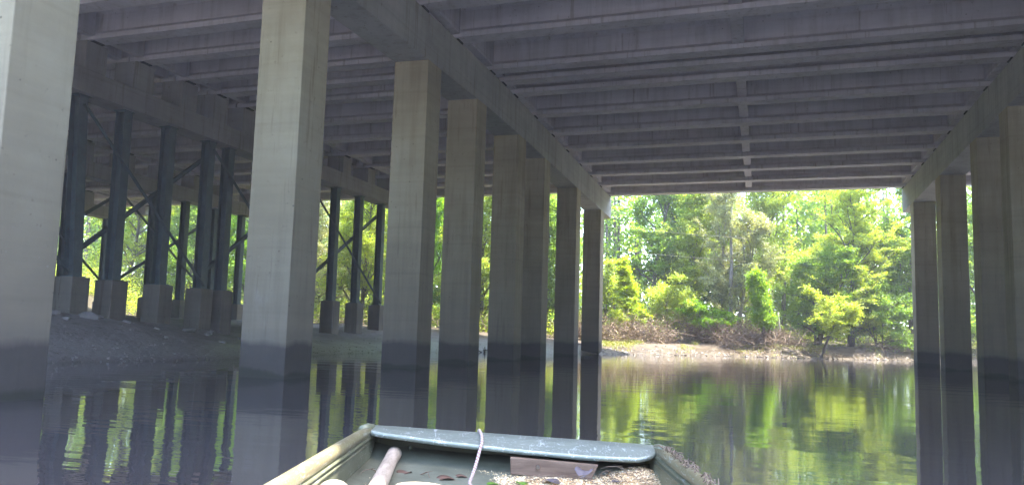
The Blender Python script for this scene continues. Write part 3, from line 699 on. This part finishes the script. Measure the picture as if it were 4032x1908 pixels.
boat = empty('jon_boat', (0, 0, 0), 'small flat-bowed metal boat with scratched olive paint in the foreground', 'boat')
boat.matrix_world = BM
def bq(mb, nm, ma, **k): return mb.build(nm, ma, boat, **k)
# hull: sides, raked bow, bottom, transom (double skinned)
def hull_ring(y, wt, wb, zb_): return [(-wt, y, 0), (-wb, y, zb_), (wb, y, zb_), (wt, y, 0)]
mb = MB(); T_ = .012
secs = [(0, .590, .56, -.16), (-.25, .592, .555, -.40), (-.6, .592, .55, -.58), (-1.4, .597, .55, -.64), (-2.6, .62, .57, -.64), (-4.1, .62, .57, -.62)]
out = [hull_ring(*s_) for s_ in secs]; inn = [hull_ring(s_[0]-(T_ if i == 0 else 0)+(T_ if i == 5 else 0), s_[1]-T_, s_[2]-T_, s_[3]+T_) for i, s_ in enumerate(secs)]
vs_ = [p_ for r in out for p_ in r]+[p_ for r in inn for p_ in r]; n = len(secs)*4; fs = []
for i in range(len(secs)-1):
    for j in range(3):
        a = i*4+j; fs += [(a, a+1, a+5, a+4), (n+a, n+a+4, n+a+5, n+a+1)]
    for j in (0, 3): a = i*4+j; fs += [(a, a+4, n+a+4, n+a)]
fs += [(0, 3, 2, 1), (n, n+1, n+2, n+3), (0, 3, n+3, n), (20, 21, 22, 23), (n+20, n+23, n+22, n+21), (20, 23, n+23, n+20)]
mb.add(vs_, fs); bq(mb, 'hull', M_HULL)
# side strakes pressed into the hull wall
for sx in (-1, 1):
    mb = MB()
    for dz in (-.028, -.046): mb.tube([(sx*.573, -.10, dz), (sx*.574, -.6, dz), (sx*.578, -1.4, dz), (sx*.60, -2.6, dz), (sx*.60, -4.0, dz)], .0055, 6)
    bq(mb, 'strake', M_HULL, smooth=True)
    mb = MB(); pts = [(sx*.590, -.04, -.008), (sx*.593, -.3, -.004), (sx*.594, -.7, -.002), (sx*.598, -1.4, .0), (sx*.625, -2.6, .0), (sx*.625, -4.1, .0)]
    mb.tube(pts, [.016, .021, .023, .024, .024, .024], 12); bq(mb, 'gunwale', M_RAIL, smooth=True)
# bow lip: folded plate with a curled inner edge
xs = np.linspace(-.6, .6, 25); mb = MB(); rows = []
for x in xs:
    e = max(0, (abs(x)-.5)/.1)
    drop = np.interp(x, [-.6, -.27, .03, .29, .5, .57, .6], [0, -.020, -.031, -.036, -.030, -.012, -.0])
    yin = -.17+(.07 if x > 0 else .02)*e**2; yo = .012-.012*e
    rows.append([(x, yo, -.018), (x, yo+.003, 0), (x, yo-.012, .006), (x, -.07, .004+drop*.35), (x, yin+.012, drop+.003), (x, yin, drop), (x, yin-.002, drop-.016), (x, yin+.006, drop-.019), (x, yin+.012, drop-.012)])
k = len(rows[0]); vs_ = [p_ for r in rows for p_ in r]
fs = [(i*k+j, i*k+j+1, (i+1)*k+j+1, (i+1)*k+j) for i in range(len(rows)-1) for j in range(k-1)]
mb.add(vs_, fs); o = bq(mb, 'bow_lip', M_LIP, smooth=True)
sm = o.modifiers.new('s', 'SOLIDIFY'); sm.thickness = .003
# bow corner caps
for sx in (-1, 1):
    mb = MB(); mb.tube([(sx*.583, .006, -.012), (sx*.592, -.02, -.006), (sx*.597, -.08, -.002), (sx*.603, -.17, .0)], [.010, .018, .023, .022], 10); bq(mb, 'corner_cap', M_HULL, smooth=True)
# front deck inside bow, inner front wall
mb = MB(); nx, ny = 20, 24; vs_ = []
for j in range(ny):
    for i in range(nx):
        x = -.572+1.144*i/(nx-1); y = -.04-1.26*j/(ny-1); z = -.130+.004*math.sin(x*9+y*5)+.05*math.exp(-((y+.04)/.05)**2)+.012*math.exp(-((abs(x)-.575)/.015)**2)
        vs_.append((x, y, z))
fs = [(j*nx+i, j*nx+i+1, (j+1)*nx+i+1, (j+1)*nx+i) for j in range(ny-1) for i in range(nx-1)]
mb.add(vs_, fs); o = bq(mb, 'front_deck', M_FLOOR, smooth=True); s_ = o.modifiers.new('s', 'SOLIDIFY'); s_.thickness = .01
mb = MB(); mb.box(-.53, .53, -1.3, -1.285, -.6, -.13); bq(mb, 'deck_bulkhead', M_FLOOR)
mb = MB(); mb.box(-.52, .52, -2.9, -2.5, -.28, -.25); mb.box(-.52, .52, -2.52, -2.5, -.6, -.28); bq(mb, 'bench', M_FLOOR)
mb = MB(); mb.hexa([(-.545, -.05, -.125), (.545, -.05, -.125), (.545, -.035, -.125), (-.545, -.035, -.125), (-.56, -.02, -.02), (.56, -.02, -.02), (.56, -.005, -.02), (-.56, -.005, -.02)]); bq(mb, 'front_wall', M_FLOOR)
for (x, z) in ((-.28, -.095), (-.14, -.07), (-.42, -.07)):
    mb = MB(); mb.tube([(x, -.052, z), (x, -.062, z), (x, -.066, z)], [.010, .009, .003], 10); bq(mb, 'rivet', M_FLOOR, smooth=True)
# wooden plank
m, t, b = mat('weathered plank', .8, .25); v = coords(t, (1.2, 10, 10))
t.links.new(ramp(t, noise(t, v, 5, 6, .7, .6), [(.3, (.09, .058, .04)), (.55, (.165, .11, .078)), (.8, (.26, .185, .135))]), b.inputs['Base Color'])
bump(t, b, noise(t, v, 9, 6), .5, .004); M_PLANK = m
mb = MB(); mb.hexa([(-.005, -.225, -.118), (.305, -.235, -.128), (.305, -.205, -.128), (-.005, -.195, -.118), (-.01, -.215, -.055), (.335, -.225, -.06), (.335, -.20, -.06), (-.01, -.19, -.055)])
pk = bq(mb, 'plank', M_PLANK, bevel=.003); pk['label'] = 'weathered brown wooden board fixed inside the bow'
M_SCREW, t, b = mat('screw steel', .4, .5, .9); b.inputs['Base Color'].default_value = (.3, .28, .25, 1)
for x in (.10, .255):
    mb = MB(); mb.tube([(x, -.222, -.085), (x, -.231, -.0855)], [.008, .006], 10); mb.build('screw', M_SCREW, pk)

def inboat(mb, nm, ma, label, cat, group=None, **k):
    o = mb.build(nm, ma, None, **k); o.matrix_world = BM; tag(o, label, cat, group); return o
# rope over the bow lip
m, t, b = mat('braided rope', .9, .2); v = coords(t, (1, 1, 1)); 
wv = N(t, 'ShaderNodeTexWave'); wv.bands_direction = 'DIAGONAL'; wv.inputs['Scale'].default_value = 28; wv.inputs['Distortion'].default_value = 2.5; t.links.new(v, wv.inputs[0])
c = ramp(t, wv.outputs['Fac'], [(.55, (.47, .45, .41)), (.80, (.36, .14, .14))])
t.links.new(c, b.inputs['Base Color']); bump(t, b, noise(t, v, 90, 3), .6, .003); M_ROPE = m
mb = MB(); rp = [(-.155, .05, -.14), (-.150, .028, -.03), (-.148, .012, .010), (-.142, -.03, .013), (-.132, -.10, .005), (-.127, -.165, -.012), (-.133, -.20, -.045), (-.142, -.24, -.09), (-.150, -.30, -.118), (-.152, -.40, -.120), (-.148, -.50, -.120), (-.10, -.62, -.120), (.02, -.70, -.120), (.1, -.66, -.120)]
def smoothpath(p_, n=8):
    P_ = [Vector(q) for q in p_]; out_ = []
    for i in range(len(P_)-1):
        a, b_, c_, d_ = P_[max(i-1, 0)], P_[i], P_[i+1], P_[min(i+2, len(P_)-1)]
        for k_ in range(n):
            u = k_/n; out_.append(.5*((2*b_)+(c_-a)*u+(2*a-5*b_+4*c_-d_)*u*u+(3*b_-a-3*c_+d_)*u**3))
    return out_+[P_[-1]]
mb.tube(smoothpath(rp), .0065, 8); inboat(mb, 'mooring_rope', M_ROPE, 'red and white braided rope hanging over the bow into the boat', 'rope', smooth=True)
# wooden pole
m, t, b = mat('pole wood', .6, .3); v = coords(t, (8, 1.5, 8))
t.links.new(ramp(t, noise(t, v, 5, 6, .7), [(.3, (.26, .20, .15)), (.55, (.45, .36, .28)), (.8, (.58, .48, .38))]), b.inputs['Base Color'])
bump(t, b, noise(t, v, 9, 5), .3, .003); M_POLE = m
mb = MB(); mb.tube([(-.478, -.105, -.088), (-.477, -.12, -.088), (-.47, -.28, -.092), (-.448, -.60, -.095), (-.415, -1.05, -.095), (-.385, -1.5, -.095)], [.022, .030, .027, .029, .031, .031], 14)
inboat(mb, 'wooden_pole', M_POLE, 'round wooden pole lying in the left side of the boat', 'pole', smooth=True)
# cream plastic things
M_CREAM, t, b = mat('cream plastic', .4, .5); b.inputs['Base Color'].default_value = (.42, .38, .29, 1); b.inputs['Subsurface Weight'].default_value = .1
mb = MB(); hp = [(-.580, -1.05, -.12), (-.572, -1.01, -.085), (-.55, -.99, -.062), (-.515, -.99, -.062), (-.490, -1.01, -.085), (-.485, -1.05, -.12)]
mb.tube(smoothpath(hp), .016, 10); mb.box(-.60, -.45, -1.2, -1.04, -.125, -.085); inboat(mb, 'plastic_scoop', M_CREAM, 'cream plastic scoop handle by the left side of the boat', 'scoop', smooth=False)
mb = MB(); rings = [(.0, -.124, .068), (.0, -.070, .074), (0, -.068, .080), (0, -.057, .080), (0, -.050, .074), (0, -.046, .0)]
vs_ = []; fs = []; nn = 40
for (_, z, r_) in rings:
    vs_ += [(-.28+r_*math.cos(2*math.pi*a/nn), -.965+r_*math.sin(2*math.pi*a/nn), z) for a in range(nn)]
for i in range(len(rings)-1): fs += [(i*nn+a, i*nn+(a+1) % nn, (i+1)*nn+(a+1) % nn, (i+1)*nn+a) for a in range(nn)]
mb.add(vs_, fs); inboat(mb, 'plastic_tub', M_CREAM, 'round cream plastic tub with a lid beside the wooden pole', 'tub', smooth=True)
# sawdust / wood chips
m, t, b = mat('wood chips', .9, .2); g = N(t, 'ShaderNodeNewGeometry')
r = N(t, 'ShaderNodeValToRGB'); e = r.color_ramp.elements; e.new(.4); e.new(.75)
for i, (p_, c_) in enumerate(((0, (.42, .27, .14)), (.3, (.68, .50, .29)), (.7, (.84, .67, .43)), (1, (.9, .79, .60)))): e[i].position = p_; e[i].color = (*c_, 1)
t.links.new(g.outputs['Random Per Island'], r.inputs[0]); t.links.new(r.outputs[0], b.inputs['Base Color']); M_CHIP = m
rg = np.random.default_rng(4); C = []
def heap(x, y): return .055*math.exp(-((x-.52)/.13)**2-((y+.14)/.17)**2)+.028*math.exp(-((x-.22)/.2)**2-((y+.38)/.13)**2)
while len(C) < 22000:
    x = rg.uniform(-.08, .57); y = rg.uniform(-.62, -.06); hgt = heap(x, y)
    if rg.random() < min(1, hgt*60)*(1 if y > -.45 else .5): C.append((x, y, -.127+rg.random()*hgt+.002))
for i in range(3200):
    x = rg.uniform(-.55, .5); y = -.07-abs(rg.normal(0, .33)); C.append((x, y, -.1245))
C = np.array(C); cp_ = leaves_obj('wood_chips', C, .010, .005, rg, M_CHIP, up=.5); cp_.matrix_world = BM
tag(cp_, 'pale wood chips and sawdust heaped on the right of the boat floor', 'wood chips', kind='stuff')
# pile body under the chips
m, t, b = mat('packed sawdust', .95, .1); v = coords(t)
t.links.new(ramp(t, noise(t, v, 60, 5, .7), [(.3, (.40, .27, .15)), (.7, (.72, .55, .34))]), b.inputs['Base Color']); bump(t, b, noise(t, v, 120, 4), .8, .004)
mb = MB(); nx, ny = 26, 22; vs_ = [(-.12+.66*i/(nx-1), -.65+.6*j/(ny-1), -.132+heap(-.12+.66*i/(nx-1), -.65+.6*j/(ny-1))*.9) for j in range(ny) for i in range(nx)]
mb.add(vs_, [(j*nx+i, j*nx+i+1, (j+1)*nx+i+1, (j+1)*nx+i) for j in range(ny-1) for i in range(nx-1)])
o = mb.build('sawdust', m, None, smooth=True); o.matrix_world = BM; tag(o, 'packed sawdust under the wood chips in the boat', 'sawdust', kind='stuff')
# fallen leaves
def leafmat(nm, c_):
    m, t, b = mat(nm, .6, .3); v = coords(t); t.links.new(mix(t, noise(t, v, 30, 4), c_, tuple(q*.55 for q in c_)), b.inputs['Base Color']); return m
ML1 = leafmat('grey dead leaf', (.16, .13, .14)); ML2 = leafmat('green fallen leaf', (.13, .26, .03)); ML3 = leafmat('brown dead leaf', (.15, .085, .06))
def fallen(x, y, s, rz, ma, lab, curl=.5, dz=.0):
    mb = MB(); n = 9; vs_ = []; 
    for i in range(n):
        u = i/(n-1); wl = math.sin(math.pi*u**.8)*.42; zc = curl*.25*math.sin(u*3.0)
        for v_ in (-1, -.5, 0, .5, 1):
            vs_.append((s*(u-.5), s*wl*v_*(1+.1*math.sin(9*u)), s*(zc+curl*.35*v_*v_*wl+.02)))
    fs = [(i*5+j, i*5+j+1, (i+1)*5+j+1, (i+1)*5+j) for i in range(n-1) for j in range(4)]
    mb.add(vs_, fs); o = mb.build('fallen_leaf', ma, None, smooth=True)
    sm = o.modifiers.new('s', 'SOLIDIFY'); sm.thickness = .0008
    o.matrix_world = BM @ Matrix.Translation((x, y, -.125+heap(x, y)+dz)) @ Matrix.Rotation(rz, 4, 'Z'); tag(o, lab, 'leaf', 'fallen leaves in the boat')
fallen(.275, -.30, .085, 1.2, ML1, 'curled grey-purple leaf below the right end of the board', 1.1, .008)
fallen(.14, -.43, .075, 2.6, ML1, 'flat grey dead leaf on the chips near the front of the picture', .4)
fallen(.40, -.30, .045, .4, ML1, 'small round grey leaf on the pale chips at right', .3)
fallen(.035, -.43, .055, 1.8, ML2, 'fresh green leaf below the board at the picture bottom', .3)
fallen(.09, -.49, .05, .3, ML2, 'green leaf lowest in the photo, touching a grey one', .3)
fallen(-.07, -.45, .05, .2, ML2, 'green leaf lying just right of the hanging rope', .3)
fallen(-.24, -.44, .085, .3, ML3, 'brown curled leaf between the pole and the rope', .5)
fallen(-.40, -.36, .07, 1.0, ML3, 'small brown leaf close to the wooden pole', .5)
fallen(-.19, -.36, .06, .1, ML3, 'dark brown leaf just left of the hanging rope', .5)
# twigs in boat
rg = np.random.default_rng(14); 
for i, (x, y, L, lab) in enumerate(((-.345, -.38, .12, 'bent light brown twig beside the wooden pole'), (.45, -.22, .14, 'long thin twig curving over the chips at right'), (.38, -.17, .1, 'pale grass stem under the bow lip'), (.22, -.40, .09, 'dark short twig on the chips'), (-.5, -.42, .07, 'thin dark twig left of the wooden pole'))):
    mb = MB(); a = rg.uniform(0, 6.28); z0 = -.120+heap(x, y)
    pts = [(x+math.cos(a)*L*u+.01*math.sin(5*u), y+math.sin(a)*L*u*.6, z0+.02*math.sin(3.1*u)) for u in (0, .25, .5, .75, 1)]
    mb.tube(pts, [.0028, .0024, .002, .0016, .001], 6); mb.tube([pts[2], (pts[2][0]+.02, pts[2][1]-.02, pts[2][2]+.008)], [.0016, .0008], 5)
    inboat(mb, 'twig', M_TWIG, lab, 'twig', 'twigs in the boat')
# twiggy litter over the chips
mb = MB()
for i in range(260):
    x, y = rg.uniform(.0, .54), rg.uniform(-.5, -.07); a = rg.uniform(0, 6.28); L = rg.uniform(.01, .05); z0 = -.122+heap(x, y)
    mb.tube([(x, y, z0), (x+math.cos(a)*L*.5, y+math.sin(a)*L*.5, z0+.006), (x+math.cos(a)*L, y+math.sin(a)*L, z0+.002)], .0010, 4)
o = mb.build('litter', M_TWIG); o.matrix_world = BM; tag(o, 'dark shreds of bark and grass among the chips', 'litter', kind='stuff')
# torn weed stuck on the right rail
mb = MB()
for i in range(90):
    y = rg.uniform(-1.0, -.18); x = .595+rg.normal(0, .008); a = rg.normal(size=3)*.009
    mb.tube([(x, y, .018), (x+a[0], y+a[1], .024+abs(a[2])*.7), (x+a[0]*2, y+a[1]*2, .022)], [.003, .0025, .001], 4)
o = mb.build('dried_weed', M_TWIG); o.matrix_world = BM; tag(o, 'torn grey weed caught along the right rail of the boat', 'weed', kind='stuff')

# ------------------------------------------------------------------ thin volume added to imitate veiling lens glare
mh = bpy.data.materials.new('haze air'); mh.use_nodes = True; th = mh.node_tree
th.nodes.remove(th.nodes['Principled BSDF'])
pv = th.nodes.new('ShaderNodeVolumePrincipled'); pv.inputs['Color'].default_value = (.86, .88, 1.0, 1); pv.inputs['Density'].default_value = LENS_VEIL; pv.inputs['Anisotropy'].default_value = .3
th.links.new(pv.outputs[0], th.nodes['Material Output'].inputs['Volume'])
mb = MB(); mb.box(-1700, 1700, -1700, 1700, -8, 34)
hz = mb.build('lens_veil', mh); tag(hz, 'thin pale volume added to imitate lens glare over the shadows', 'lens_veil', kind='stuff')
